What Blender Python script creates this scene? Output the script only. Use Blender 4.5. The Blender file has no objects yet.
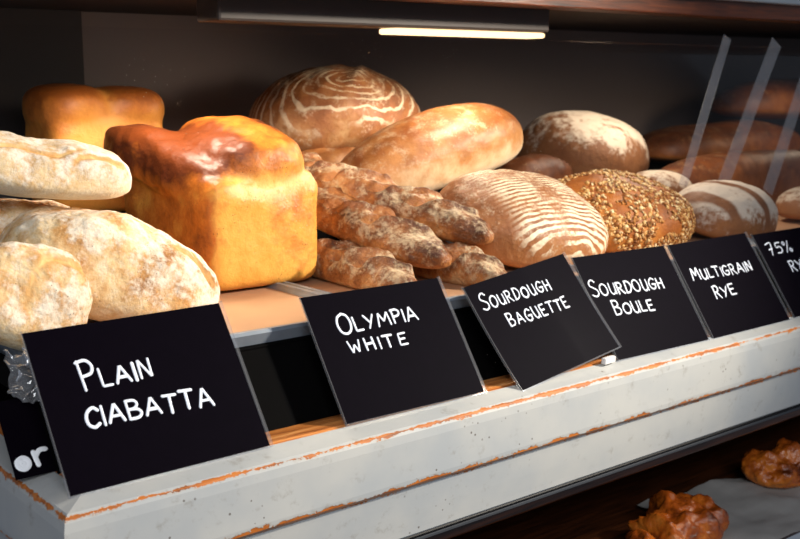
import bpy, bmesh, math, random
import numpy as np
from mathutils import Vector, Matrix, Euler, noise
R = math.radians
COL = bpy.context.scene.collection
rng = random.Random(7)

# ------------------------------------------------------------------ objects
def link(name, me, mat=None, parent=None):
    o = bpy.data.objects.new(name, me)
    COL.objects.link(o)
    if mat is not None:
        me.materials.append(mat)
    if parent is not None:
        o.parent = parent
    return o

def tag(o, label, cat, group=None, kind=None):
    o['label'] = label
    o['category'] = cat
    if group: o['group'] = group
    if kind: o['kind'] = kind
    return o

def empty(name, loc=(0, 0, 0), rot=(0, 0, 0)):
    o = bpy.data.objects.new(name, None)
    COL.objects.link(o)
    o.empty_display_size = .02
    o.location = loc
    o.rotation_euler = rot
    return o

def mesh_from(verts, faces, smooth=True, attrs=None):
    me = bpy.data.meshes.new('m')
    me.from_pydata([tuple(v) for v in verts], [], [tuple(f) for f in faces])
    if smooth:
        me.polygons.foreach_set('use_smooth', [True] * len(me.polygons))
    if attrs:
        for k, a in attrs.items():
            at = me.attributes.new(k, 'FLOAT', 'POINT')
            at.data.foreach_set('value', np.asarray(a, dtype=np.float32))
    me.update()
    return me

def box_mesh(x0, x1, y0, y1, z0, z1, bev=.002, seg=2):
    bm = bmesh.new()
    bmesh.ops.create_cube(bm, size=1)
    for v in bm.verts:
        v.co = Vector(((x0 + x1) / 2 + v.co.x * (x1 - x0), (y0 + y1) / 2 + v.co.y * (y1 - y0), (z0 + z1) / 2 + v.co.z * (z1 - z0)))
    if bev > 0:
        bmesh.ops.bevel(bm, geom=bm.edges[:], offset=bev, segments=seg, affect='EDGES', profile=.5)
    me = bpy.data.meshes.new('m')
    bm.to_mesh(me); bm.free()
    return me

_ico = {}
def ico(sub):
    if sub not in _ico:
        bm = bmesh.new()
        bmesh.ops.create_icosphere(bm, subdivisions=sub, radius=1)
        V = np.array([v.co[:] for v in bm.verts]); V /= np.linalg.norm(V, axis=1, keepdims=True)
        F = [[v.index for v in f.verts] for f in bm.faces]
        bm.free()
        _ico[sub] = (V, F)
    return _ico[sub]

def fbm(P, freq, seed, octv=3):
    out = np.empty(len(P))
    s = Vector((seed * 3.17, seed * 1.31, -seed * 2.03))
    for i, p in enumerate(P):
        out[i] = noise.fractal(Vector(p) * freq + s, 1.0, 2.0, octv)
    return out

def sstep(a, b, x):
    t = np.clip((x - a) / (b - a), 0, 1)
    return t * t * (3 - 2 * t)

# ------------------------------------------------------------------ node helper
class NT:
    def __init__(s, name):
        s.m = bpy.data.materials.new(name); s.m.use_nodes = True
        s.t = s.m.node_tree; s.t.nodes.clear()
        s.out = s.t.nodes.new('ShaderNodeOutputMaterial')
        s.co = None
    def n(s, typ, **kw):
        x = s.t.nodes.new(typ)
        for k, v in kw.items(): setattr(x, k, v)
        return x
    def put(s, sock, v):
        if v is None: return
        if isinstance(v, bpy.types.NodeSocket): s.t.links.new(v, sock)
        elif isinstance(v, (tuple, list)):
            sock.default_value = tuple(v) + (1,) if len(v) == 3 and sock.type == 'RGBA' else tuple(v)
        else: sock.default_value = v
    def obj(s):
        if s.co is None: s.co = s.n('ShaderNodeTexCoord')
        return s.co.outputs['Object']
    def nrm(s):
        s.obj(); return s.co.outputs['Normal']
    def math(s, op, a, b=None, c=None, clamp=False):
        x = s.n('ShaderNodeMath', operation=op, use_clamp=clamp)
        s.put(x.inputs[0], a); s.put(x.inputs[1], b); s.put(x.inputs[2], c)
        return x.outputs[0]
    def sm(s, a, b, x):
        n = s.n('ShaderNodeMapRange', interpolation_type='SMOOTHSTEP')
        s.put(n.inputs[0], x); s.put(n.inputs[1], a); s.put(n.inputs[2], b)
        return n.outputs[0]
    def noise(s, scale, detail=4, rough=.55, vec=None, dist=0):
        n = s.n('ShaderNodeTexNoise')
        s.put(n.inputs['Vector'], vec if vec is not None else s.obj())
        s.put(n.inputs['Scale'], scale); s.put(n.inputs['Detail'], detail); s.put(n.inputs['Roughness'], rough)
        s.put(n.inputs['Distortion'], dist)
        return n.outputs['Fac']
    def vmap(s, scale=(1, 1, 1), loc=(0, 0, 0), rot=(0, 0, 0), vec=None):
        n = s.n('ShaderNodeMapping')
        s.put(n.inputs[0], vec if vec is not None else s.obj())
        s.put(n.inputs[1], loc); s.put(n.inputs[2], rot); s.put(n.inputs[3], scale)
        return n.outputs[0]
    def sep(s, v):
        n = s.n('ShaderNodeSeparateXYZ'); s.put(n.inputs[0], v); return n.outputs
    def mix(s, f, a, b):
        n = s.n('ShaderNodeMix', data_type='RGBA')
        s.put(n.inputs[0], f); s.put(n.inputs[6], a); s.put(n.inputs[7], b)
        return n.outputs[2]
    def ramp(s, f, stops):
        n = s.n('ShaderNodeValToRGB'); s.put(n.inputs[0], f)
        e = n.color_ramp.elements
        while len(e) < len(stops): e.new(.5)
        for i, (p, c) in enumerate(stops):
            e[i].position = p; e[i].color = tuple(c) + (1,)
        return n.outputs[0]
    def attr(s, name):
        n = s.n('ShaderNodeAttribute', attribute_name=name); return n.outputs['Fac']
    def bump(s, h, strength=.4, dist=.004, nrm=None):
        n = s.n('ShaderNodeBump'); s.put(n.inputs['Height'], h)
        s.put(n.inputs['Strength'], strength); s.put(n.inputs['Distance'], dist)
        if nrm is not None: s.put(n.inputs['Normal'], nrm)
        return n.outputs[0]
    def bsdf(s, col, rough=.5, normal=None, spec=.5, **kw):
        b = s.n('ShaderNodeBsdfPrincipled')
        s.put(b.inputs['Base Color'], col); s.put(b.inputs['Roughness'], rough)
        s.put(b.inputs['Specular IOR Level'], spec)
        if normal is not None: s.put(b.inputs['Normal'], normal)
        for k, v in kw.items(): s.put(b.inputs[k.replace('_', ' ')], v)
        return b.outputs[0]
    def done(s, sh):
        s.t.links.new(sh, s.out.inputs[0]); return s.m

def srgb(r, g, b):
    f = lambda c: (c / 255 / 12.92) if c / 255 <= .04045 else ((c / 255 + .055) / 1.055) ** 2.4
    return (f(r), f(g), f(b))

# ------------------------------------------------------------------ crust materials
def crust(name, under, light, mid, dark, flour=srgb(240, 226, 204), flour_amt=.0, flour_up=.25, flour_scale=30, flour_lo=.5, flour_hi=.62,
          rough=.55, spec=.35, bump=.5, var=1.0, rings=None, stripes=None, speck=0, cutcol=None, cutpale=None, upw=.32, flour_base=None):
    t = NT(name)
    nz = t.sep(t.nrm())[2]
    big, midn, fine = t.noise(9, 3), t.noise(38, 5, .6), t.noise(190, 4, .6)
    v = t.math('ADD', t.math('MULTIPLY_ADD', nz, upw, .5 - .08), t.math('MULTIPLY', t.math('SUBTRACT', big, .5), 1.3 * var))
    v = t.math('ADD', v, t.math('MULTIPLY', t.math('SUBTRACT', midn, .5), .8 * var))
    v = t.math('ADD', v, t.math('MULTIPLY', t.math('SUBTRACT', fine, .5), .35 * var))
    bake = t.attr('bake')  # crust browning; on the tin loaf also painted shade
    v = t.math('ADD', v, bake)
    col = t.ramp(v, [(.12, under), (.38, light), (.62, mid), (.92, dark)])
    cut = t.attr('cut')
    if cutcol:
        cc = t.mix(t.sm(.35, .7, midn), cutcol, cutpale or cutcol)
        col = t.mix(t.math('MULTIPLY', cut, t.sm(.25, .5, t.noise(60, 3)), clamp=True), col, cc)
    if flour_amt > 0:
        pat = t.math('ADD', t.math('MULTIPLY', t.noise(flour_scale, 6, .65), .6), t.math('MULTIPLY', t.noise(flour_scale * 6, 4, .7), .4))
        pat = t.math('ADD', pat, t.math('MULTIPLY', t.math('SUBTRACT', nz, .5), flour_up * .3))
        pat = t.math('SUBTRACT', pat, t.math('MULTIPLY', cut, .32))
        f = t.math('MULTIPLY', t.sm(flour_lo, flour_hi, pat), flour_amt)
        if stripes:
            dx, dy, freq, wdt, ph = stripes
            xyz = t.sep(t.obj())
            d = t.math('ADD', t.math('MULTIPLY', xyz[0], dx), t.math('MULTIPLY', xyz[1], dy))
            d = t.math('ADD', d, t.math('MULTIPLY', t.math('SUBTRACT', t.noise(14, 2), .5), .03))
            w = t.math('PINGPONG', t.math('MULTIPLY_ADD', d, freq, ph), 1.0)
            f = t.math('MULTIPLY', f, t.sm(wdt - .1, wdt + .12, w))
        col = t.mix(f, col, flour)
    if rings:
        cx, cy, sx, sy, freq, thr, amt, xmin, xmax = rings
        p = t.vmap((sx, sy, 1), (-cx * sx, -cy * sy, 0))
        xyz = t.sep(p)
        r = t.math('SQRT', t.math('ADD', t.math('MULTIPLY', xyz[0], xyz[0]), t.math('MULTIPLY', xyz[1], xyz[1])))
        r = t.math('ADD', r, t.math('MULTIPLY', t.math('SUBTRACT', t.noise(25, 2), .5), .012))
        w = t.math('SINE', t.math('MULTIPLY', r, freq))
        line = t.sm(thr, thr + .5, t.math('ADD', w, t.math('MULTIPLY', t.math('SUBTRACT', midn, .5), 1.2)))
        brk = t.sm(.37, .53, t.math('ADD', t.math('MULTIPLY', t.noise(16, 3), .65), t.math('MULTIPLY', fine, .35)))
        ox = t.sep(t.obj())
        f = t.math('MULTIPLY', t.math('MULTIPLY', line, brk), amt)
        f = t.math('MULTIPLY', f, t.math('MULTIPLY', t.sm(xmin - .02, xmin + .02, ox[0]), t.math('SUBTRACT', 1, t.sm(xmax - .02, xmax + .02, ox[0]))))
        f = t.math('MULTIPLY', f, t.sm(-.05, .3, nz))
        if rings and stripes is None and flour_base:
            pass
        col = t.mix(f, col, flour)
    if speck:
        vo = t.n('ShaderNodeTexVoronoi'); t.put(vo.inputs['Vector'], t.obj()); t.put(vo.inputs['Scale'], 230.0)
        sp = t.math('MULTIPLY', t.math('LESS_THAN', vo.outputs['Distance'], .16), t.sm(.56, .6, t.noise(30, 2)))
        col = t.mix(t.math('MULTIPLY', sp, speck), col, srgb(60, 30, 14))
    h = t.math('ADD', t.math('MULTIPLY', midn, .7), t.math('MULTIPLY', fine, .4))
    nb = t.bump(h, bump, .006)
    rg = t.math('ADD', rough, t.math('MULTIPLY', t.math('SUBTRACT', midn, .5), .35), clamp=True)
    return t.done(t.bsdf(col, rg, nb, spec))

M = {}
M['tin'] = crust('crust_tin', srgb(222, 150, 60), srgb(232, 168, 74), srgb(200, 114, 40), srgb(108, 50, 18), rough=.44, spec=.4, bump=.4, var=.7, upw=.22,
                 cutcol=srgb(240, 196, 116), cutpale=srgb(250, 212, 136), speck=.8, flour_amt=.0)
M['brioche'] = crust('crust_brioche', srgb(226, 146, 60), srgb(228, 148, 62), srgb(208, 122, 48), srgb(162, 86, 32), rough=.45, spec=.4, bump=.35, var=.9,
                     cutcol=srgb(226, 150, 66))
M['ciabatta'] = crust('crust_ciabatta', srgb(246, 226, 190), srgb(232, 196, 144), srgb(206, 152, 92), srgb(150, 94, 44), flour_amt=.85, flour_scale=13, flour_lo=.43, flour_hi=.58,
                      flour=srgb(248, 234, 212), rough=.75, spec=.2, bump=.6, var=1.3, cutcol=srgb(218, 150, 78), cutpale=srgb(246, 212, 150), speck=.6)
M['ciabatta_pale'] = crust('crust_ciabatta_pale', srgb(244, 228, 200), srgb(236, 206, 160), srgb(212, 166, 108), srgb(170, 112, 58), flour_amt=.85, flour_scale=18, flour_lo=.40, flour_hi=.6,
                      flour=srgb(246, 234, 216), rough=.75, spec=.2, bump=.6, var=.8, cutcol=srgb(214, 146, 78), cutpale=srgb(242, 204, 140))
M['gold'] = crust('crust_golden', srgb(232, 212, 180), srgb(222, 190, 148), srgb(188, 128, 72), srgb(138, 78, 36), flour_amt=.4, flour_scale=50, flour_lo=.52, flour_hi=.66, flour=srgb(214, 190, 156),
                  rough=.45, spec=.4, bump=.3, var=.5, upw=.5)
M['ringback'] = crust('crust_ring_back', srgb(190, 150, 104), srgb(158, 104, 58), srgb(138, 82, 42), srgb(100, 58, 30), flour_amt=.5, flour_scale=30, flour_lo=.50, flour_hi=.64,
                      rough=.55, bump=.4, var=.8, rings=(.0, -.05, .5, 1.2, 620, .45, .7, -.3, .3), flour=srgb(220, 200, 168))
M['ringfront'] = crust('crust_ring_front', srgb(184, 126, 76), srgb(168, 112, 66), srgb(148, 92, 54), srgb(116, 68, 38), flour_amt=.45, flour_scale=50, flour_lo=.51, flour_hi=.66,
                       rough=.55, bump=.4, var=.7, rings=(-.02, .16, .24, 1.2, 640, -.25, 1.0, -.095, .3), flour=srgb(232, 214, 182))
M['floury'] = crust('crust_floury', srgb(164, 112, 66), srgb(142, 92, 54), srgb(122, 76, 44), srgb(94, 56, 32), flour_amt=.85, flour_up=.75, flour_scale=11, flour_lo=.47, flour_hi=.60,
                    rough=.65, bump=.4, var=.5, flour=srgb(206, 188, 166))
M['striped'] = crust('crust_striped', srgb(178, 126, 78), srgb(150, 98, 58), srgb(128, 80, 48), srgb(96, 56, 30), flour_amt=.9, flour_up=.8, flour_scale=18, flour_lo=.40, flour_hi=.56,
                     rough=.65, bump=.4, var=.5, flour=srgb(210, 194, 176), stripes=(1.0, .35, 26, .3, .2))
M['baguette'] = crust('crust_baguette', srgb(220, 186, 138), srgb(182, 122, 68), srgb(142, 84, 42), srgb(86, 46, 22), flour_amt=.72, flour_up=.2, flour_scale=24, flour_lo=.48, flour_hi=.62,
                      flour=srgb(216, 190, 152), rough=.5, spec=.4, bump=1.0, var=1.1, cutcol=srgb(150, 84, 34), cutpale=srgb(212, 146, 74))
M['seedcrust'] = crust('crust_seeded', srgb(196, 134, 68), srgb(190, 120, 52), srgb(166, 94, 36), srgb(120, 64, 24), rough=.5, bump=.5, var=.8)
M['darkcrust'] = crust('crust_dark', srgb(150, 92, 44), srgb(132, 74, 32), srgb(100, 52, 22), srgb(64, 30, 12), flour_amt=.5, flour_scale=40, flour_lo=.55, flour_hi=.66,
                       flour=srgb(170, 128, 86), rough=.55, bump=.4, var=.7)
M['pastry'] = crust('pastry_glaze', srgb(206, 124, 46), srgb(200, 108, 32), srgb(156, 74, 20), srgb(80, 32, 8), rough=.25, spec=.6, bump=.6, var=1.0)

def seed_mat():
    t = NT('seed_mix')
    g = t.n('ShaderNodeNewGeometry').outputs['Random Per Island']
    col = t.ramp(g, [(.0, srgb(240, 214, 164)), (.4, srgb(214, 166, 98)), (.7, srgb(178, 116, 54)), (1, srgb(120, 70, 30))])
    return t.done(t.bsdf(col, .5, None, .35))
M['seed'] = seed_mat()

# ------------------------------------------------------------------ loaf builder
def loaf_mesh(L, W, H, e=2.3, bot=.45, disp=((14, .006, 3),), post=None, sub=6, seed=1):
    D, F = ico(sub)
    V = D / ((np.abs(D) ** e).sum(1, keepdims=True) ** (1 / e))
    V = V.copy()
    V[:, 2] = np.where(V[:, 2] < 0, V[:, 2] * bot, V[:, 2])
    P = V * np.array([L, W, H])
    Nn = D / np.array([L, W, H]); Nn /= np.linalg.norm(Nn, axis=1, keepdims=True)
    attrs = {'cut': np.zeros(len(P)), 'bake': np.zeros(len(P))}
    if post: P = post(P, D, Nn, attrs)
    up = np.clip(.55 + D[:, 2], .12, 1)
    for fr, am, oc in disp:
        P = P + Nn * (fbm(P, fr, seed, oc) * am * up)[:, None]
    return mesh_from(P, F, True, attrs)

def loaf(name, label, cat, c, rot, L, W, H, mat, group=None, **kw):
    me = loaf_mesh(L, W, H, **kw)
    o = link(name, me, M[mat])
    o.location = c; o.rotation_euler = Euler([R(a) for a in rot])
    tag(o, label, cat, group)
    return o

def cuts_post(cuts, slant=.8, depth=.012, width=.012, ear=.008, taper=0.0, half=.8, bend=0.0):
    def f(P, D, Nn, A):
        P = P.copy()
        Wm = np.abs(P[:, 1]).max(); Lm = np.abs(P[:, 0]).max()
        tf = 1 - taper * P[:, 0] / Lm
        P[:, 1] *= tf; P[:, 2] *= tf
        top = sstep(.1, .5, D[:, 2])
        for cx in cuts:
            d = P[:, 0] - cx - slant * P[:, 1]
            m = top * (1 - sstep(half * .7, half, np.abs(P[:, 1]) / Wm))
            g = np.exp(-(d / width) ** 2) * m
            ea = np.exp(-((d - 1.5 * width) / (.7 * width)) ** 2) * m
            P[:, 2] += -depth * g + ear * ea
            A['cut'] = np.maximum(A['cut'], g)
            A['bake'] = A['bake'] + .25 * ea
        P[:, 2] -= bend * (P[:, 0] / Lm) ** 2
        return P
    return f

# ------------------------------------------------------------------ fused shapes (tin loaves)
def fuse(parts, voxel=.004, smooth=6):
    bm = bmesh.new()
    for (c, r, e, rot) in parts:
        D, F = ico(5)
        V = D / ((np.abs(D) ** e).sum(1, keepdims=True) ** (1 / e)) * np.array(r)
        Mx = np.array(Euler([R(a) for a in rot]).to_matrix())
        V = V @ Mx.T + np.array(c)
        vs = [bm.verts.new(v) for v in V]
        for f in F: bm.faces.new([vs[i] for i in f])
    me = bpy.data.meshes.new('tmp'); bm.to_mesh(me); bm.free()
    o = bpy.data.objects.new('tmp', me); COL.objects.link(o)
    m = o.modifiers.new('r', 'REMESH'); m.mode = 'VOXEL'; m.voxel_size = voxel
    s = o.modifiers.new('s', 'SMOOTH'); s.iterations = smooth; s.factor = .5
    dg = bpy.context.evaluated_depsgraph_get()
    me2 = bpy.data.meshes.new_from_object(o.evaluated_get(dg))
    bpy.data.objects.remove(o); bpy.data.meshes.remove(me)
    me2.polygons.foreach_set('use_smooth', [True] * len(me2.polygons))
    return me2

def vcos(me):
    a = np.empty(len(me.vertices) * 3); me.vertices.foreach_get('co', a); return a.reshape(-1, 3)
def vnor(me):
    return np.array([v.normal[:] for v in me.vertices])
def setattrs(me, **kw):
    for k, a in kw.items():
        at = me.attributes.new(k, 'FLOAT', 'POINT'); at.data.foreach_set('value', np.asarray(a, dtype=np.float32))

# ------------------------------------------------------------------ plain materials
def mat_paint():
    t = NT('white_paint_worn')
    w = t.attr('wear')
    p = t.vmap((1, 3, 3))
    nn = t.math('ADD', t.math('MULTIPLY', t.noise(22, 5, .65, p), .7), t.math('MULTIPLY', t.noise(130, 3, .7), .45))
    s = t.math('ADD', t.math('MULTIPLY', w, .58), t.math('MULTIPLY', nn, 1.25))
    chip = t.sm(1.14, 1.20, s)
    rim = t.sm(1.04, 1.16, s)
    wood = t.ramp(t.noise(60, 4, .6, t.vmap((.3, 4, 4))), [(.25, srgb(74, 36, 12)), (.5, srgb(176, 98, 36)), (.8, srgb(206, 130, 58))])
    paint = t.mix(t.sm(.35, .75, t.noise(7, 4)), srgb(178, 178, 175), srgb(160, 164, 167))
    grime = t.sm(.56, .72, t.noise(38, 6, .75))
    paint = t.mix(t.math('MULTIPLY', grime, .45), paint, srgb(120, 112, 100))
    paint = t.mix(t.math('MULTIPLY', rim, .35), paint, srgb(150, 128, 104))
    vo = t.n('ShaderNodeTexVoronoi'); t.put(vo.inputs['Vector'], t.obj()); t.put(vo.inputs['Scale'], 85.0)
    dot = t.math('MULTIPLY', t.math('LESS_THAN', vo.outputs['Distance'], .12), t.sm(.55, .62, t.noise(12, 2)))
    paint = t.mix(t.math('MULTIPLY', dot, .7), paint, srgb(70, 56, 44))
    col = t.mix(chip, paint, wood)
    h = t.math('SUBTRACT', t.math('MULTIPLY', t.noise(40, 4), .25), chip)
    return t.done(t.bsdf(col, .42, t.bump(h, .35, .002), .4))
M['paint'] = mat_paint()

def mat_wood(name, stops, scale=(.35, 5, 5), rough=.35, bump=.2):
    t = NT(name)
    n = t.noise(30, 5, .6, t.vmap(scale), .4)
    col = t.ramp(n, stops)
    return t.done(t.bsdf(col, rough, t.bump(n, bump, .002), .5))
M['varnish'] = mat_wood('varnished_wood', [(.3, srgb(120, 62, 24)), (.5, srgb(186, 112, 52)), (.72, srgb(222, 160, 96))])
M['beam'] = mat_wood('dark_beam_wood', [(.3, srgb(44, 22, 12)), (.55, srgb(96, 46, 20)), (.8, srgb(122, 62, 28))])
M['railwood'] = mat_wood('dark_rail_wood', [(.3, srgb(34, 18, 10)), (.55, srgb(74, 38, 18)), (.8, srgb(96, 52, 26))])

def mat_plain(name, col, rough=.5, spec=.4, nscale=20, namt=.12, metallic=0.0, bump=.1):
    t = NT(name)
    n = t.noise(nscale, 5)
    c = t.mix(n, tuple(x * (1 - namt) for x in col), tuple(min(1, x * (1 + namt)) for x in col))
    return t.done(t.bsdf(c, rough, t.bump(n, bump, .002), spec, Metallic=metallic))
M['black'] = mat_plain('black_board', srgb(6, 5, 5), .7, .03)
M['card'] = mat_plain('black_card', srgb(7, 3, 10), .6, .02, 60, .2)
M['ink'] = mat_plain('white_chalk_ink', srgb(248, 249, 252), .6, .2, 200, .03)
M['wall'] = mat_plain('charcoal_wall', srgb(124, 111, 106), .7, .2, 3, .06)
M['wallpanel'] = mat_plain('dark_panel', srgb(62, 57, 56), .7, .2, 3, .06)
M['steel'] = mat_plain('dull_tray_steel', srgb(136, 142, 150), .45, .5, 50, .3, .5)
M['traybase'] = mat_plain('browned_tray_base', srgb(184, 140, 106), .4, .45, 14, .25)
M['greymetal'] = mat_plain('grey_fixture', srgb(60, 52, 48), .5, .3)
M['gasket'] = mat_plain('black_gasket', srgb(14, 14, 16), .5, .15)
M['greystrip'] = mat_plain('grey_strip', srgb(60, 63, 68), .6, .1)
M['palepaint'] = mat_plain('grey_blue_paint', srgb(150, 158, 166), .5, .4)
M['paper'] = mat_plain('baking_paper', srgb(158, 154, 150), .6, .3, 12, .2)

def mat_clear(name, tint=(.95, .96, .98), gloss=.12, white=.0, rough=.06):
    t = NT(name)
    tr = t.n('ShaderNodeBsdfTransparent'); t.put(tr.inputs[0], tint)
    gl = t.n('ShaderNodeBsdfGlossy'); t.put(gl.inputs['Roughness'], rough); t.put(gl.inputs['Color'], (1, 1, 1))
    lw = t.n('ShaderNodeLayerWeight'); t.put(lw.inputs[0], .25)
    f = t.math('MULTIPLY', lw.outputs['Fresnel'], gloss * 4, clamp=True)
    mx = t.n('ShaderNodeMixShader'); t.put(mx.inputs[0], f); t.put(mx.inputs[1], tr.outputs[0]); t.put(mx.inputs[2], gl.outputs[0])
    o = mx.outputs[0]
    if white:
        df = t.n('ShaderNodeBsdfDiffuse'); t.put(df.inputs[0], (.85, .85, .88))
        m2 = t.n('ShaderNodeMixShader'); t.put(m2.inputs[0], white); t.put(m2.inputs[1], o); t.put(m2.inputs[2], df.outputs[0]); o = m2.outputs[0]
    return t.done(o)
M['sleeve'] = mat_clear('clear_sleeve', gloss=.0001, white=.0, rough=.3)
M['sleeve_edge'] = mat_clear('clear_sleeve_edge', gloss=.03, white=.055)
M['wrap'] = mat_clear('crumpled_film', gloss=.9, white=.12, rough=.12)
M['strip'] = mat_clear('reflection_streak', gloss=.01, white=.11)  # see-through white that draws the reflection streaks at far right

def mat_glass():
    t = NT('case_glass')
    tr = t.n('ShaderNodeBsdfTransparent'); t.put(tr.inputs[0], (.97, .975, .98))
    gl = t.n('ShaderNodeBsdfGlossy'); t.put(gl.inputs['Roughness'], .02)
    lw = t.n('ShaderNodeLayerWeight'); t.put(lw.inputs[0], .12)
    mx = t.n('ShaderNodeMixShader'); t.put(mx.inputs[0], t.math('MULTIPLY', lw.outputs['Fresnel'], .08)); t.put(mx.inputs[1], tr.outputs[0]); t.put(mx.inputs[2], gl.outputs[0])
    vo = t.n('ShaderNodeTexVoronoi'); t.put(vo.inputs['Vector'], t.obj()); t.put(vo.inputs['Scale'], 130.0)
    sp = t.math('MULTIPLY', t.math('LESS_THAN', vo.outputs['Distance'], .085), t.sm(.58, .66, t.noise(9, 3)))
    df = t.n('ShaderNodeBsdfTranslucent'); t.put(df.inputs[0], (.8, .8, .8))
    m2 = t.n('ShaderNodeMixShader'); t.put(m2.inputs[0], t.math('MULTIPLY', sp, .55)); t.put(m2.inputs[1], mx.outputs[0]); t.put(m2.inputs[2], df.outputs[0])
    return t.done(m2.outputs[0])
M['glass'] = mat_glass()

def mat_lamp():
    t = NT('lamp_diffuser')
    em = t.n('ShaderNodeEmission'); t.put(em.inputs[0], srgb(255, 214, 160)); t.put(em.inputs[1], LAMP)
    return t.done(em.outputs[0])
LAMP = 2.2
M['lamp'] = mat_lamp()

# ------------------------------------------------------------------ the setting
XR = 3.7
wb = link('wall_back', box_mesh(.0, XR, .97, 1.02, -.5, .7, 0), M['wall']); wb['kind'] = 'structure'
tp = link('trim_1', box_mesh(.0, .818, .945, .969, .16, .62, .002), M['wallpanel']); tp['kind'] = 'structure'
wr = link('wall_right', box_mesh(XR, XR + .05, .0, 1.02, -.5, .7, 0), M['wallpanel']); wr['kind'] = 'structure'

# ------------------------------------------------------------------ the display case
case = empty('display_case', (1.8, .4, -.36))
tag(case, 'glass-fronted bakery display case with worn white painted wooden rail', 'display case')
def cpart(name, me, mat, parent=None, offset=True):
    o = link(name, me, M[mat], parent or case)
    if parent is None: o.location = (-1.8, -.4, .36)
    return o

def sweep(profile, wear=None, back=.9):
    """profile: (outward offset, z); runs along the front and turns back along the left end."""
    X0 = .385
    V, F, A = [], [], []
    n = len(profile)
    for k in range(3):
        for i, (o, z) in enumerate(profile):
            if k == 0: V.append((XR, -o, z))
            elif k == 1: V.append((X0 - o, -o, z))
            else: V.append((X0 - o, back, z))
            A.append(wear[i] if wear else 0)
    for k in range(2):
        for i in range(n - 1):
            F.append((k * n + i, k * n + i + 1, (k + 1) * n + i + 1, (k + 1) * n + i))
    me = mesh_from(V, F, False, {'wear': A})
    bm = bmesh.new(); bm.from_mesh(me); bmesh.ops.recalc_face_normals(bm, faces=bm.faces); bm.to_mesh(me); bm.free()
    return me
prof = [(-.002, -.02), (-.002, -.001), (0, .0003), (.010, -.002), (.020, -.0045), (.0265, -.0062), (.0295, -.0085), (.0315, -.013), (.033, -.022), (.0345, -.055), (.035, -.066), (.0345, -.0725), (.030, -.0765), (.0265, -.079), (.0258, -.086), (.024, -.11), (.022, -.132), (.0215, -.1385), (.0195, -.141), (-.03, -.141)]
wear = [0, .45, .45, .15, .0, .4, 1, .45, .05, 0, .3, .85, 1.14, .8, .1, 0, 0, .35, .5, 0]
cpart('front_rail', sweep(prof, wear), 'paint')
cpart('ledge_strip', sweep([(-.038, -.02), (-.038, .0012), (-.036, .002), (-.006, .0012), (-.0015, -.001), (-.0015, -.02)]), 'varnish')
cpart('gasket_strip', sweep([(.0, -.1405), (.018, -.1405), (.020, -.143), (.0195, -.150), (.016, -.152), (-.01, -.152)]), 'gasket')
cpart('metal_strip', sweep([(.0195, -.1455), (.0212, -.1465), (.0212, -.149), (.0195, -.1497)]), 'greystrip')
cpart('under_rail', sweep([(-.012, -.14), (-.012, -.178), (-.016, -.182), (-.04, -.182), (-.04, -.14)]), 'railwood')
# dark sloping riser between ledge and bread board
cpart('riser', mesh_from([(.385, .037, .0), (XR, .037, .0), (XR, .094, .078), (.385, .094, .078), (.385, .06, .0), (XR, .06, .0), (XR, .11, .07), (.385, .11, .07)],
      [(0, 1, 2, 3), (7, 6, 5, 4), (3, 2, 6, 7)], False), 'black')
cpart('bread_board', box_mesh(.385, XR, .094, .965, .058, .082, .002), 'black')
cpart('rear_step', box_mesh(.40, XR, .505, .94, .083, .165, .004), 'black')
# header beam
cpart('header_beam', box_mesh(.665, XR, .285, .335, .485, .58, .003), 'beam')
cpart('header_moulding', box_mesh(.665, XR, .268, .2845, .514, .58, .003), 'palepaint')
cpart('top_board', box_mesh(.0, XR, .336, .968, .491, .51, 0), 'wallpanel')
# sloping front glass
def glass_sheet():
    V = [(.388, .0052, .0022), (XR, .0052, .0022), (XR, .3085, .4355), (.388, .3085, .4355)]
    n = Vector((0, math.cos(.6091), -math.sin(.6091))) * .004
    V += [tuple(Vector(v) + n) for v in V]
    return mesh_from(V, [(0, 1, 2, 3), (7, 6, 5, 4), (0, 4, 5, 1), (2, 6, 7, 3), (1, 5, 6, 2), (3, 7, 4, 0)], False)
cpart('glass_pane', glass_sheet(), 'glass')
# lower display
cpart('lower_board', box_mesh(.385, XR, -.03, .95, -.36, -.335, .002), 'railwood')
cpart('lower_back_panel', box_mesh(.385, XR, .55, .57, -.334, .056, .001), 'black')

# strip light under the top
sl = empty('strip_light', (1.05, .38, .4795)); tag(sl, 'warm glowing strip light hung under the dark wooden header', 'light')
link('housing', box_mesh(-.305, .32, -.03, .03, -.030, .0105, .004), M['greymetal'], sl)
link('diffuser', box_mesh(.0, .318, -.022, .022, -.039, -.0305, .003), M['lamp'], sl)

# ------------------------------------------------------------------ baking trays
def tray(x0, x1, y0, y1, label):
    t = empty('baking_tray', ((x0 + x1) / 2, (y0 + y1) / 2, .0825)); tag(t, label, 'tray', 'baking trays under the loaves')
    hx, hy = (x1 - x0) / 2, (y1 - y0) / 2
    link('tray_base', box_mesh(-hx + .004, hx - .004, -hy + .004, hy - .004, .0, .008, .001), M['traybase'], t)
    rim = bmesh.new()
    rr = .009
    pr = [(0, 0), (-.002, .012), (.001, .0155), (rr - .002, .0155), (rr, .0125), (rr + .004, .0082)]
    rings = []
    for (sx, sy) in ((-1, -1), (1, -1), (1, 1), (-1, 1)):
        rings.append([rim.verts.new((sx * (hx - o), sy * (hy - o), z)) for o, z in pr])
    for k in range(4):
        a, b = rings[k], rings[(k + 1) % 4]
        for i in range(len(pr) - 1): rim.faces.new((a[i], b[i], b[i + 1], a[i + 1]))
    me = bpy.data.meshes.new('m'); rim.to_mesh(me); rim.free()
    link('tray_rim', me, M['steel'], t)
tray(.40, .8175, .098, .475, 'steel baking tray with browned base under the tall golden tin loaf')
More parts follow.
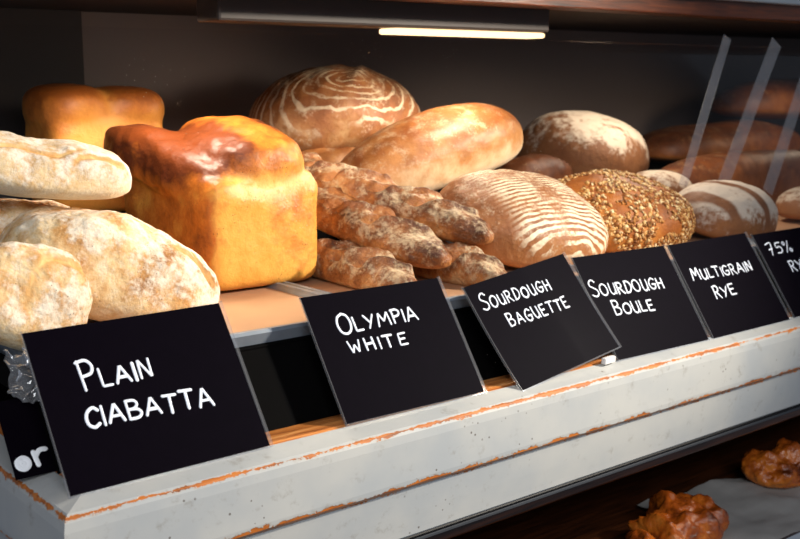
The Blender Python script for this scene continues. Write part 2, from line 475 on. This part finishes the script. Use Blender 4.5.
tray(.8225, 1.24, .098, .475, 'steel baking tray under the pile of dark baguettes')
tray(1.245, 1.68, .098, .475, 'steel baking tray under the ring-patterned and seeded loaves')
tray(1.685, 2.12, .098, .475, 'steel baking tray under the flour-striped round loaf')
tray(2.125, 2.56, .098, .475, 'steel baking tray at the dim far end of the case')

# ------------------------------------------------------------------ breads
# tall golden tin loaf
def olympia():
    parts = [((0, .0, .072), (.091, .135, .080), 10, (0, 0, 0)),
             ((.012, .0, .145), (.078, .131, .060), 3.4, (0, 0, 0)),
             ((.026, .01, .160), (.064, .118, .062), 2.5, (0, 0, 0)),
             ((-.060, .02, .156), (.046, .147, .040), 3.0, (12, 0, 9)),
             ]
    me = fuse(parts, .004, 6)
    P = vcos(me); N = vnor(me)
    P = P + N * (fbm(P, 14, 3, 4) * .006 * sstep(.08, .14, P[:, 2]) + fbm(P, 30, 5, 2) * .001)[:, None]
    top = sstep(.125, .165, P[:, 2])
    left = sstep(.005, -.035, P[:, 0]); frontlip = sstep(-.138, -.105, P[:, 1])
    bake = -.06 + top * .14 + top * left * .44 * (.3 + .7 * frontlip) + .30 * sstep(-.076, -.088, P[:, 0]) * (1 - top)  # crust browning, plus painted shade on the loaf's left side (last term)
    bake += .25 * sstep(.17, .22, P[:, 2]) * sstep(.02, .07, P[:, 0])
    seam = np.exp(-((P[:, 2] - .132 - .25 * (P[:, 0] ** 2) * 6) / .012) ** 2) * sstep(-.09, -.125, P[:, 1]) * sstep(-.07, -.03, P[:, 0])
    P[:, 1] += .006 * seam
    me.vertices.foreach_set('co', P.ravel()); me.update()
    setattrs(me, bake=bake, cut=seam)  # bake also carries the painted shade on the left side
    o = link('tin_loaf', me, M['tin'])
    o.location = (.797, .455, .0995)
    tag(o, 'tall golden tin loaf with split domed top and dark glossy ridge', 'bread')
olympia()

def brioche():
    parts = [((0, 0, .085), (.088, .072, .09), 6, (0, 0, 0)),
             ((-.045, 0, .165), (.050, .074, .040), 2.8, (0, 0, 0)),
             ((.042, 0, .163), (.056, .074, .038), 2.8, (0, 0, 0))]
    me = fuse(parts, .0045, 7)
    P = vcos(me); N = vnor(me)
    P = P + N * (fbm(P, 12, 8, 3) * .003)[:, None]
    me.vertices.foreach_set('co', P.ravel()); me.update()
    setattrs(me, bake=.25 * sstep(.10, .19, P[:, 2]) * np.ones(len(P)), cut=np.exp(-((P[:, 0] + .002) / .008) ** 2) * .8)
    o = link('tin_loaf', me, M['brioche'])
    o.location = (.752, .765, .166); o.scale = (1.10, 1.0, .98)
    tag(o, 'brown glossy tin loaf at the back against the dark wall, upper left', 'bread')
brioche()

def ciab_post(seed, creases, taper=0.0):
    def f(P, D, Nn, A):
        P = P.copy()
        Lm, Wm, Hm = np.abs(P).max(0)
        n = fbm(P, 6, seed, 2)
        tp = 1 - taper * P[:, 0] / Lm
        P[:, 1] *= tp; P[:, 2] *= tp
        P[:, 2] *= 1 + .16 * n
        up = sstep(-.2, .3, D[:, 2])
        for (cx, cy, ang, ln, w, dep) in creases:
            ca, sa = math.cos(R(ang)), math.sin(R(ang))
            u = (P[:, 0] - cx) * ca + (P[:, 1] - cy) * sa
            v = -(P[:, 0] - cx) * sa + (P[:, 1] - cy) * ca + .008 * np.sin(u * 60) + .01 * n
            g = np.exp(-(v / w) ** 2) * np.exp(-(u / ln) ** 4) * up
            P -= Nn * (g * dep)[:, None]
            A['cut'] = np.maximum(A['cut'], g)
        return P
    return f
loaf('ciabatta', 'flat pale ciabatta resting on top of the bigger floury ciabatta', 'bread', (0.482, 0.292, 0.266), (0, 9, -8), .0965, .050, .0445, 'ciabatta_pale', e=2.4, bot=.6,
     disp=((9, .008, 3), (30, .003, 3)), post=ciab_post(4, [(.05, -.03, 40, .03, .003, .003), (-.03, -.04, 10, .05, .003, .003)], .22), sub=7, seed=4)
loaf('ciabatta', 'large floury ciabatta with cream wrinkled crust behind the first sign', 'bread', (0.540, 0.268, 0.136), (0, 24, -10), .134, .082, .086, 'ciabatta', e=2.5, bot=.5,
     disp=((7, .012, 3), (26, .0028, 4), (80, .0012, 3)), post=ciab_post(9, [(.075, -.045, 20, .03, .004, .005), (.06, -.02, 150, .04, .003, .004)], .1), sub=7, seed=9)
loaf('ciabatta', 'shadowed ciabatta wedged between the topmost ciabatta and the biggest one', 'bread', (.468, .345, .142), (0, 4, -8), .088, .052, .096, 'ciabatta', e=2.6, bot=.55,
     disp=((9, .008, 3), (28, .003, 4)), seed=16)
loaf('ciabatta', 'pale floury ciabatta at the lower left corner of the shelf', 'bread', (.405, .185, .140), (0, 24, 4), .070, .044, .078, 'ciabatta', e=2.5, bot=.55,
     disp=((9, .010, 3), (28, .003, 4), (80, .0012, 3)), post=ciab_post(5, [(.02, -.03, 30, .04, .003, .004)]), sub=7, seed=15)

loaf('sourdough_bloomer', 'large brown sourdough with broken white flour rings at the back', 'bread', (1.191, .71, .286), (10, 0, -10), .165, .10, .108, 'ringback', e=2.2, bot=.45,
     disp=((8, .008, 2), (40, .002, 3)), post=cuts_post([.02], slant=.9, depth=.004, width=.02, ear=.004), seed=21)
loaf('oval_loaf', 'pale oval loaf mostly hidden under the ringed sourdough', 'bread', (1.15, .66, .200), (0, 0, -10), .11, .07, .060, 'gold', bot=.5, seed=22)
loaf('bloomer', 'long smooth golden bloomer lying tilted above the baguettes', 'bread', (1.213, .47, .246), (15, -14, -5), .186, .075, .062, 'gold', e=2.5, bot=.7,
     disp=((6, .008, 2), (30, .0015, 3)), post=cuts_post([], taper=-.10, bend=.012), sub=6, seed=23)
loaf('round_boule', 'dome-shaped brown boule dusted with flour on the back step', 'bread', (1.744, .60, .206), (12, 0, 20), .147, .130, .097, 'floury', e=2.4, bot=.45,
     disp=((7, .006, 2), (40, .0015, 3)), seed=24)
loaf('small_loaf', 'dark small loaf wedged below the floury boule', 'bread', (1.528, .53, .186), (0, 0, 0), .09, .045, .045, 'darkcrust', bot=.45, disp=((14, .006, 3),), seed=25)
loaf('sourdough_boule', 'brown sourdough boule with neat white flour rings behind the third sign', 'bread', (1.245, .285, .140), (22, 4, 0), .153, .115, .081, 'ringfront', e=2.3, bot=.4,
     disp=((7, .006, 2), (40, .0015, 3)), sub=7, seed=26)
sd = loaf('seeded_loaf', 'round loaf coated in oats and seeds behind the fourth sign', 'bread', (1.495, .30, .134), (20, 0, 0), .152, .106, .070, 'seedcrust', e=2.4, bot=.5,
          disp=((8, .006, 2),), sub=6, seed=27)
def seeds(o, n=3200):
    me = o.data; P = vcos(me); N = vnor(me)
    pf = fbm(P, 20, 77, 2)
    idx = [i for i in range(len(P)) if N[i][2] > -.15 and pf[i] > -.22]
    D, F = ico(1)
    V, FF = [], []
    for k in range(n):
        i = rng.choice(idx); p = Vector(P[i]) + Vector((rng.uniform(-1, 1), rng.uniform(-1, 1), 0)) * .002; nn = Vector(N[i])
        q = nn.to_track_quat('Z', 'Y').to_matrix() @ Euler((rng.uniform(-.5, .5), rng.uniform(-.5, .5), rng.uniform(0, 6.3))).to_matrix()
        s = rng.choice((.7, 1, 1, 1.3)); dm = Vector((.0044 * s, .0028 * s, .0013 * s)); b = len(V)
        for d in D: V.append(p + nn * .0008 + q @ Vector((d[0] * dm.x, d[1] * dm.y, d[2] * dm.z)))
        FF += [[b + j for j in f] for f in F]
    s = link('seed_coating', mesh_from(V, FF), M['seed'], o); s['kind'] = 'stuff'
seeds(sd)
loaf('round_boule', 'small round loaf with floured stripes behind the fifth sign', 'bread', (1.737, .25, .122), (15, 0, 0), .112, .084, .066, 'striped', e=2.3, bot=.4,
     disp=((8, .004, 2), (40, .0015, 3)), seed=28)
loaf('round_boule', 'floury loaf peeking out between seeded loaf and striped loaf', 'bread', (1.738, .40, .147), (0, 0, 0), .076, .06, .053, 'floury', e=2.3, bot=1.0, disp=((8, .004, 2),), seed=29)
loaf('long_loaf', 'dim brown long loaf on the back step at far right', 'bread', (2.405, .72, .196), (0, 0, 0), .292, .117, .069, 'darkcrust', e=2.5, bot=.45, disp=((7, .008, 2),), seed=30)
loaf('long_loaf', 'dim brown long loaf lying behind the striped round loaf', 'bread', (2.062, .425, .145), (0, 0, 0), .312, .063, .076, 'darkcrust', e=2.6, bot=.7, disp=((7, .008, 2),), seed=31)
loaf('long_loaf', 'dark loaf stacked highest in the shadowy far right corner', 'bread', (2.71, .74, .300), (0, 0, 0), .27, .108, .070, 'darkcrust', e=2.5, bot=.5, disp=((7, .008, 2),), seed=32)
loaf('small_loaf', 'brown loaf just above the sixth sign at the right edge', 'bread', (2.053, .25, .115), (0, 0, 0), .099, .06, .045, 'floury', e=2.3, bot=.5, disp=((9, .005, 2),), seed=33)

# baguettes: along local +x towards the tip
def baguette(tip, back, rad, label, seed, cuts, hgt=.85, roll=0):
    a, b = Vector(back), Vector(tip)
    c = (a + b) / 2; d = b - a; Lh = d.length / 2
    q = d.to_track_quat('X', 'Z')
    me = loaf_mesh(Lh, rad, rad * hgt, e=2.6, bot=.7, disp=((16, .006, 3), (50, .003, 3)), sub=7, seed=seed,
                   post=cuts_post([k * Lh for k in cuts], slant=1.0, depth=.017, width=.013, ear=.012, half=.88))
    o = link('baguette', me, M['baguette']); o.location = c
    o.rotation_euler = (q.to_matrix() @ Matrix.Rotation(R(roll), 3, 'X')).to_euler()
    tag(o, label, 'bread', 'dark sourdough baguettes heaped beside the tin loaf')
baguette((.990, .175, .126), (.955, .54, .195), .039, 'dark floured baguette lying across the middle of the baguette heap', 41, (-.5, .0, .42))
baguette((1.082, .185, .150), (.985, .53, .222), .039, 'dark crusty baguette with pale rounded tip below the golden bloomer', 42, (-.4, .12, .5))
baguette((.908, .148, .106), (.922, .46, .110), .033, 'baguette lowest in the heap, beside the tin loaf foot', 43, (-.3, .2, .55))
baguette((1.045, .118, .105), (1.045, .42, .110), .034, 'baguette at the bottom of the heap under the pale rounded tip', 44, (-.3, .25, .6))
baguette((1.035, .42, .205), (.955, .66, .235), .034, 'dark baguette at the top back of the heap', 45, (-.2, .4))

# ------------------------------------------------------------------ signs
TILT = .6091
GL = {
 'A': [[(0, 0), (.38, 1), (.76, 0)], [(.14, .34), (.62, .34)]],
 'B': [[(.04, 0), (.04, 1)], [(.04, 1), (.42, .98), (.56, .78), (.40, .56), (.06, .52)], [(.06, .52), (.50, .48), (.66, .26), (.48, .03), (.04, 0)]],
 'C': [[(.66, .84), (.42, 1), (.12, .82), (.02, .48), (.14, .14), (.42, 0), (.68, .14)]],
 'D': [[(.05, 0), (.05, 1)], [(.02, 1), (.40, .95), (.64, .62), (.58, .26), (.34, .03), (.0, 0)]],
 'E': [[(.56, 1), (.05, .98), (.05, .02), (.60, .03)], [(.05, .52), (.48, .54)]],
 'G': [[(.64, .86), (.40, 1), (.12, .80), (.02, .46), (.14, .12), (.42, 0), (.64, .14), (.66, .42)], [(.36, .44), (.72, .44)]],
 'H': [[(.04, 0), (.04, 1)], [(.60, 0), (.60, 1)], [(.04, .5), (.60, .54)]],
 'I': [[(.05, 0), (.05, 1)]],
 'L': [[(.05, 1), (.05, .02), (.54, .03)]],
 'M': [[(.0, 0), (.14, 1), (.44, .34), (.76, 1), (.88, 0)]],
 'N': [[(.04, 0), (.05, 1), (.60, .02), (.62, 1)]],
 'O': [[(.40, 1), (.12, .84), (.02, .48), (.14, .12), (.42, 0), (.68, .16), (.76, .52), (.64, .88), (.40, 1)]],
 'P': [[(.08, 0), (.05, 1)], [(.0, .96), (.36, 1.0), (.56, .80), (.46, .54), (.08, .46)]],
 'R': [[(.05, 0), (.05, 1)], [(.0, .98), (.40, 1.0), (.54, .78), (.40, .54), (.06, .50)], [(.26, .5), (.64, 0)]],
 'S': [[(.56, .86), (.36, 1), (.10, .88), (.06, .66), (.30, .52), (.54, .36), (.54, .12), (.28, 0), (.0, .10)]],
 'T': [[(.32, 0), (.32, 1)], [(-.04, 1), (.68, .98)]],
 'U': [[(.04, 1), (.06, .28), (.24, 0), (.46, .06), (.60, .34), (.60, 1), (.62, .0)]],
 'W': [[(.0, 1), (.20, 0), (.46, .66), (.70, 0), (.92, 1)]],
 'Y': [[(.0, 1), (.32, .48)], [(.66, 1), (.20, 0)]],
 '7': [[(.0, .95), (.58, 1), (.22, 0)], [(.14, .48), (.52, .52)]],
 '5': [[(.56, 1), (.12, .98), (.08, .58), (.40, .62), (.58, .34), (.40, .04), (.02, .06)]],
 '%': [[(.66, 1), (.10, 0)], [(.14, 1), (.02, .86), (.14, .70), (.26, .86), (.14, 1)], [(.62, .30), (.50, .15), (.62, 0), (.74, .15), (.62, .30)]],
 'o': [[(.30, .6), (.06, .50), (.02, .2), (.24, 0), (.50, .12), (.52, .42), (.30, .6), (.2, .3), (.34, .3)]],
 'r': [[(.08, 0), (.06, .62)], [(.08, .40), (.26, .62), (.46, .58)]],
}
SHARP = set('AEHILMNTWY')
def catmull(p, k=5):
    p = [Vector(a) for a in p]
    if len(p) < 3: return p
    out = []
    q = [p[0]] + p + [p[-1]]
    for i in range(1, len(q) - 2):
        for j in range(k):
            t = j / k
            a, b, c, d = q[i - 1], q[i], q[i + 1], q[i + 2]
            out.append(.5 * (2 * b + (c - a) * t + (2 * a - 5 * b + 4 * c - d) * t * t + (3 * b - a - 3 * c + d) * t ** 3))
    return out + [p[-1]]
def ribbon(V, F, pts, r, th):
    """rounded raised stroke along pts (2-D, metres) lying on the z=0 plane"""
    pts = [Vector((p[0], p[1])) for p in pts]
    n = len(pts); K = 6
    def ring(c, d, s):
        nrm = Vector((-d.y, d.x)); b = len(V)
        for k in range(K):
            a = math.pi * k / (K - 1)
            o = math.cos(a) * r * s
            V.append((c.x + nrm.x * o, c.y + nrm.y * o, th * math.sin(a) * s))
        return b
    ids = []
    for i, p in enumerate(pts):
        d = (pts[min(i + 1, n - 1)] - pts[max(i - 1, 0)])
        d = d.normalized() if d.length > 1e-9 else Vector((1, 0))
        if i == 0:
            ids.append(ring(p - d * r, d, .15)); ids.append(ring(p - d * r * .6, d, .8))
        ids.append(ring(p, d, 1))
        if i == n - 1:
            ids.append(ring(p + d * r * .6, d, .8)); ids.append(ring(p + d * r, d, .15))
    for a, b in zip(ids, ids[1:]):
        for k in range(K - 1): F.append((a + k, b + k, b + k + 1, a + k + 1))

def word(V, F, text, x0, y0, x1, y1, hc, hs, r, seed):
    """capital first (height hc), the rest small caps (hs) fitted between the baseline ends"""
    rg = random.Random(seed)
    adv = []
    for i, ch in enumerate(text):
        h = hc if i == 0 else hs
        adv.append(max(p[0] for s in GL[ch] for p in s) * h * (.85 if i == 0 else 1))
    gap = (math.hypot(x1 - x0, y1 - y0) - sum(adv)) / max(1, len(text) - 1)
    ln = math.hypot(x1 - x0, y1 - y0)
    k = min(1.4, max(.7, (ln - .0045 * (len(text) - 1)) / sum(adv))); gap = (ln - k * sum(adv)) / max(1, len(text) - 1)
    ang = math.atan2(y1 - y0, x1 - x0); ca, sa = math.cos(ang), math.sin(ang)
    u = 0
    for i, ch in enumerate(text):
        h = hc if i == 0 else hs
        wob = rg.uniform(-.06, .06) * h; sl = rg.uniform(-.04, .10); hh = h * rg.uniform(.94, 1.06)
        for st in GL[ch]:
            pl = [(u + (p[0] * h * (.85 if i == 0 else 1) * k + sl * p[1] * h), p[1] * hh + wob) for p in st]
            pl = pl if ch in SHARP else catmull(pl)
            if ch in SHARP:
                d = []
                for a, b in zip(pl, pl[1:]): d += [Vector(a).lerp(Vector(b), t) for t in (0.04, .35, .65, .96)]
                pl = d
            ribbon(V, F, [(x0 + p[0] * ca - p[1] * sa, y0 + p[0] * sa + p[1] * ca) for p in pl], 1.0 * r * rg.uniform(.85, 1.15), .0007)
        u += adv[i] * k + gap

def sign(x, v, ang, label, words, w=.21, h=.156, off=.0, curl=0.0, seed=1, edge=True):
    """(x, v) is the lower left corner on the sloping glass plane"""
    E = empty('price_card_sign')
    up = Vector((0, math.sin(TILT), math.cos(TILT))); n = Vector((0, -math.cos(TILT), math.sin(TILT)))
    B = Matrix((Vector((1, 0, 0)), up, n)).transposed()
    B = B @ Matrix.Rotation(ang, 3, 'Z')
    E.location = Vector((x, 0, 0)) + up * v + n * (.003 + off)
    E.rotation_euler = B.to_euler()
    tag(E, label, 'sign', 'black bread signs leaning along the front of the case')
    cl = lambda px, py: curl * (max(0, (h * .75 - py)) / h) ** 2
    def slab(x0, x1, y0, y1, z0, z1, nx=10, ny=10):
        V, F = [], []
        for s, z in ((0, z1), (1, z0)):
            for j in range(ny + 1):
                for i in range(nx + 1):
                    px = x0 + (x1 - x0) * i / nx; py = y0 + (y1 - y0) * j / ny
                    V.append((px + cl(px, py), py, z))
        m = (nx + 1) * (ny + 1)
        for j in range(ny):
            for i in range(nx):
                a = j * (nx + 1) + i
                F.append((a, a + 1, a + nx + 2, a + nx + 1)); F.append((m + a + nx + 1, m + a + nx + 2, m + a + 1, m + a))
        bd = [i for i in range(nx + 1)] + [(j * (nx + 1) + nx) for j in range(1, ny + 1)] + [ny * (nx + 1) + i for i in range(nx - 1, -1, -1)] + [j * (nx + 1) for j in range(ny - 1, 0, -1)]
        for a, b in zip(bd, bd[1:] + bd[:1]): F.append((a, m + a, m + b, b))
        return mesh_from(V, F, False)
    card = link('card', slab(.0, w, .0, h, .0006, .0016), M['card'], E)
    V, F = [], []
    for i, a in enumerate(words): word(V, F, *a, seed=seed * 7 + i)
    V = [(p[0] + cl(p[0], p[1]), p[1], p[2] + .0016) for p in V]
    link('lettering', mesh_from(V, F), M['ink'], card)
    if edge:
        link('sleeve', slab(-.0015, w + .0035, -.002, h + .0015, .0026, .0029, 4, 8), M['sleeve'], E)
        V, F = [], []
        ew = .0016
        for (a0, a1, b0, b1) in ((w + .0004, w + .0036, -.002, h + .0015), (-.0016, -.0002, -.002, h + .0015), (-.0002, w + .0004, -.0022, -.0004)):
            b = len(V)
            for j in range(9):
                py = b0 + (b1 - b0) * j / 8
                for px in (a0, a1):
                    for z in (.0003, .0032): V.append((px + cl(px, py), py, z))
            for j in range(8):
                q = b + 4 * j
                F += [(q, q + 2, q + 6, q + 4)[::-1], (q + 1, q + 3, q + 7, q + 5), (q, q + 1, q + 5, q + 4), (q + 2, q + 3, q + 7, q + 6)[::-1]]
            F += [(b, b + 1, b + 3, b + 2), (b + 32, b + 33, b + 35, b + 34)[::-1]]
        link('sleeve_edge', mesh_from(V, F, False), M['sleeve_edge'], E)
    return E

sign(.3705, -.0020, .0075, 'black sign handwritten Plain Ciabatta, nearest and largest at left',
     [('PLAIN', .0422, .0973, .1150, .0972, .030, .0195, .00165), ('CIABATTA', .0345, .0597, .1700, .0556, .0205, .0195, .00165)], seed=1, w=.2155, h=.165)
sign(.6855, .0020, -.0063, 'black sign handwritten Olympia White below the tin loaf',
     [('OLYMPIA', .0350, .1035, .1525, .1056, .0245, .0175, .0014), ('WHITE', .0405, .0775, .1235, .0775, .0145, .0145, .0014)], seed=2, w=.2065, h=.1545)
sign(.9400, -.0118, .1297, 'tilted black sign handwritten Sourdough Baguette, overlapping its neighbour',
     [('SOURDOUGH', .0145, .1115, .1450, .1060, .0225, .0150, .0012), ('BAGUETTE', .0426, .0786, .1595, .0750, .0185, .0155, .0012)], seed=3, w=.202, h=.1475, off=.006, curl=.010)
sign(1.1388, -.0015, -.0139, 'black sign handwritten Sourdough Boule, partly behind the tilted sign',
     [('SOURDOUGH', .0085, .0955, .1600, .0905, .0250, .0175, .0013), ('BOULE', .0359, .0630, .1190, .0600, .0205, .0165, .0013)], seed=4, w=.2030, h=.1565)
sign(1.3529, -.005, .003, 'black sign handwritten Multigrain Rye below the striped loaf',
     [('MULTIGRAIN', .0206, .0936, .1740, .0909, .0200, .0165, .0012), ('RYE', .0520, .0591, .1055, .0595, .0190, .0175, .0012)], seed=5, w=.2030, h=.1565)
sign(1.5700, -.003, .0, 'black sign starting with 75 percent, cut off at the right edge',
     [('75%', .0240, .1090, .0900, .1115, .0215, .0195, .0013), ('RYE', .0590, .0763, .1150, .0770, .0195, .0180, .0013)], seed=6, h=.150)
# the card tucked behind the first sign, on the ledge corner inside the glass
s0 = sign(.347, .039, .0, 'black card with two white marks half hidden behind the Plain Ciabatta sign',
          [('or', .006, .008, .036, .013, .017, .022, .0028)], w=.095, h=.080, off=-.058, seed=9, edge=False)

# crumpled film and clear clip
def film():
    V, F = [], []
    n = 22
    for j in range(n + 1):
        for i in range(n + 1):
            u, v = i / n, j / n
            p = Vector((u * .032 - .016, v * .02, v * .045))
            d = noise.noise_vector(p * 90 + Vector((3, 1, 2))) * .009 + noise.noise_vector(p * 200) * .003
            V.append(tuple(p + d))
    for j in range(n):
        for i in range(n):
            a = j * (n + 1) + i; F.append((a, a + 1, a + n + 2, a + n + 1))
    o = link('plastic_film', mesh_from(V, F, False), M['wrap']); o.location = (.372, .09, .070)
    tag(o, 'crumpled clear plastic film at the left edge beside the first sign', 'plastic film')
film()
clip = link('plastic_clip', box_mesh(-.012, .012, -.004, .004, 0, .009, .002), mat_plain('white_plastic', srgb(226, 222, 220), .35, .5))
clip.location = (1.118, -.006, .001); clip.rotation_euler = (0, 0, R(5))
tag(clip, 'small white plastic clip on the rail under the tilted sign', 'clip')

# ------------------------------------------------------------------ pale strips built in place of reflection streaks, far right
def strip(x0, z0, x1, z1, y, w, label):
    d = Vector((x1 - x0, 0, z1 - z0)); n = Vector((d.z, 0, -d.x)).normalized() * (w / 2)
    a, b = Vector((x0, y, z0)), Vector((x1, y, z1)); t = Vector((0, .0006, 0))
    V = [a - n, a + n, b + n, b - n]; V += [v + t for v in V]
    o = link('reflection_streak', mesh_from(V, [(0, 1, 2, 3), (7, 6, 5, 4), (0, 4, 5, 1), (1, 5, 6, 2), (2, 6, 7, 3), (3, 7, 4, 0)], False), M['strip'])
    tag(o, label, 'strip', 'slanting strips standing in for reflections at the far right')
strip(1.863, 0.453, 1.742, 0.172, .345, .026, 'narrow slanting strip standing in for a reflection streak, leftmost of the three at far right')
strip(2.039, 0.447, 1.874, 0.160, .349, .038, 'slanting strip standing in for a reflection streak, middle of the three at far right')
strip(2.190, 0.433, 2.044, 0.140, .353, .038, 'slanting strip standing in for a reflection streak, rightmost of the three at far right')

# ------------------------------------------------------------------ lower shelf
def pastry(c, L, W, H, rz, label, seed):
    def post(P, D, Nn, A):
        P = P.copy()
        k = np.sin(P[:, 0] * 95 + 3 * fbm(P, 12, seed, 2)) * sstep(-.2, .4, D[:, 2])
        return P + Nn * (k * .009)[:, None]
    loaf('glazed_pastry', label, 'pastry', c, (0, 0, rz), L, W, H, 'pastry', group='glazed pastries on the lower shelf', e=2.2, bot=.5, post=post, disp=((18, .016, 3), (55, .005, 3)), sub=6, seed=seed)
pastry((1.325, .02, -.308), .105, .055, .045, 10, 'glazed orange brown pastry at the bottom beside the baking paper', 51)
pastry((1.70, .075, -.312), .070, .05, .042, -12, 'glazed pastry behind the baking paper near the lower right corner', 52)
def papersheet():
    V, F = [], []
    n = 26
    for j in range(n + 1):
        for i in range(n + 1):
            u, v = i / n - .5, j / n - .5
            p = Vector((u * .34, v * .22, 0))
            z = .010 + .010 * noise.noise(p * 14) + .003 * noise.noise(p * 50)
            V.append((p.x, p.y, max(.0012, z)))
    for j in range(n):
        for i in range(n):
            a = j * (n + 1) + i; F.append((a, a + 1, a + n + 2, a + n + 1))
    o = link('baking_paper', mesh_from(V, F), M['paper']); o.location = (1.56, .03, -.334); o.rotation_euler = (0, 0, R(-8))
    tag(o, 'creased grey white baking paper on the lower shelf', 'paper')
papersheet()

# ------------------------------------------------------------------ light
def spot(name, loc, target, energy, col, size=.1, angle=60, blend=.6):
    l = bpy.data.lights.new(name, 'SPOT'); l.energy = energy; l.color = col; l.shadow_soft_size = size; l.spot_size = R(angle); l.spot_blend = blend
    o = bpy.data.objects.new(name, l); COL.objects.link(o); o.location = loc
    o.rotation_euler = (Vector(target) - Vector(loc)).to_track_quat('-Z', 'Y').to_euler()
    return o
spot('key_lamp', (2.25, -1.05, 1.05), (.78, .30, .16), 300, (1, .91, .77), .07, 46, .9)
spot('shelf_fill', (1.25, .40, .44), (1.10, .55, .1), 5, (1, .87, .70), .05, 150, .6)
spot('shelf_fill', (.72, .40, .44), (.70, .45, .1), 6, (1, .87, .70), .05, 150, .6)
spot('shelf_fill', (1.75, .40, .44), (1.75, .5, .1), 4.5, (1, .87, .70), .05, 150, .6)
spot('shelf_fill', (2.5, .40, .44), (2.4, .5, .1), 2.0, (1, .80, .58), .05, 150, .6)  # weak fill added to lift the far right loaves, no fixture here
ar = bpy.data.lights.new('shop_light', 'AREA'); ar.energy = 42; ar.color = (.93, .96, 1); ar.shape = 'RECTANGLE'; ar.size = 1.6; ar.size_y = .8
ao = bpy.data.objects.new('shop_light', ar); COL.objects.link(ao); ao.location = (-.5, -2.4, 1.6)
ao.rotation_euler = (Vector((1.1, 0, -.05)) - ao.location).to_track_quat('-Z', 'Y').to_euler()

w = bpy.data.worlds.new('shop_ambience'); bpy.context.scene.world = w; w.use_nodes = True
bg = w.node_tree.nodes['Background']; bg.inputs[0].default_value = (.72, .82, 1, 1); bg.inputs[1].default_value = .16

# ------------------------------------------------------------------ camera
cd = bpy.data.cameras.new('camera'); cam = bpy.data.objects.new('camera', cd); COL.objects.link(cam)
cd.sensor_width = 36; cd.lens = 1100 / 800 * 36
cam.location = (0, -.9326, .3786)
yaw, pit = .6859, .1740
fw = Vector((math.sin(yaw) * math.cos(pit), math.cos(yaw) * math.cos(pit), -math.sin(pit)))
cam.rotation_euler = fw.to_track_quat('-Z', 'Y').to_euler()
cd.clip_start = .02
cd.dof.use_dof = True; cd.dof.focus_distance = 1.28; cd.dof.aperture_fstop = 9
sc = bpy.context.scene; sc.camera = cam
sc.view_settings.view_transform = 'Standard'; sc.view_settings.look = 'None'; sc.view_settings.exposure = .22
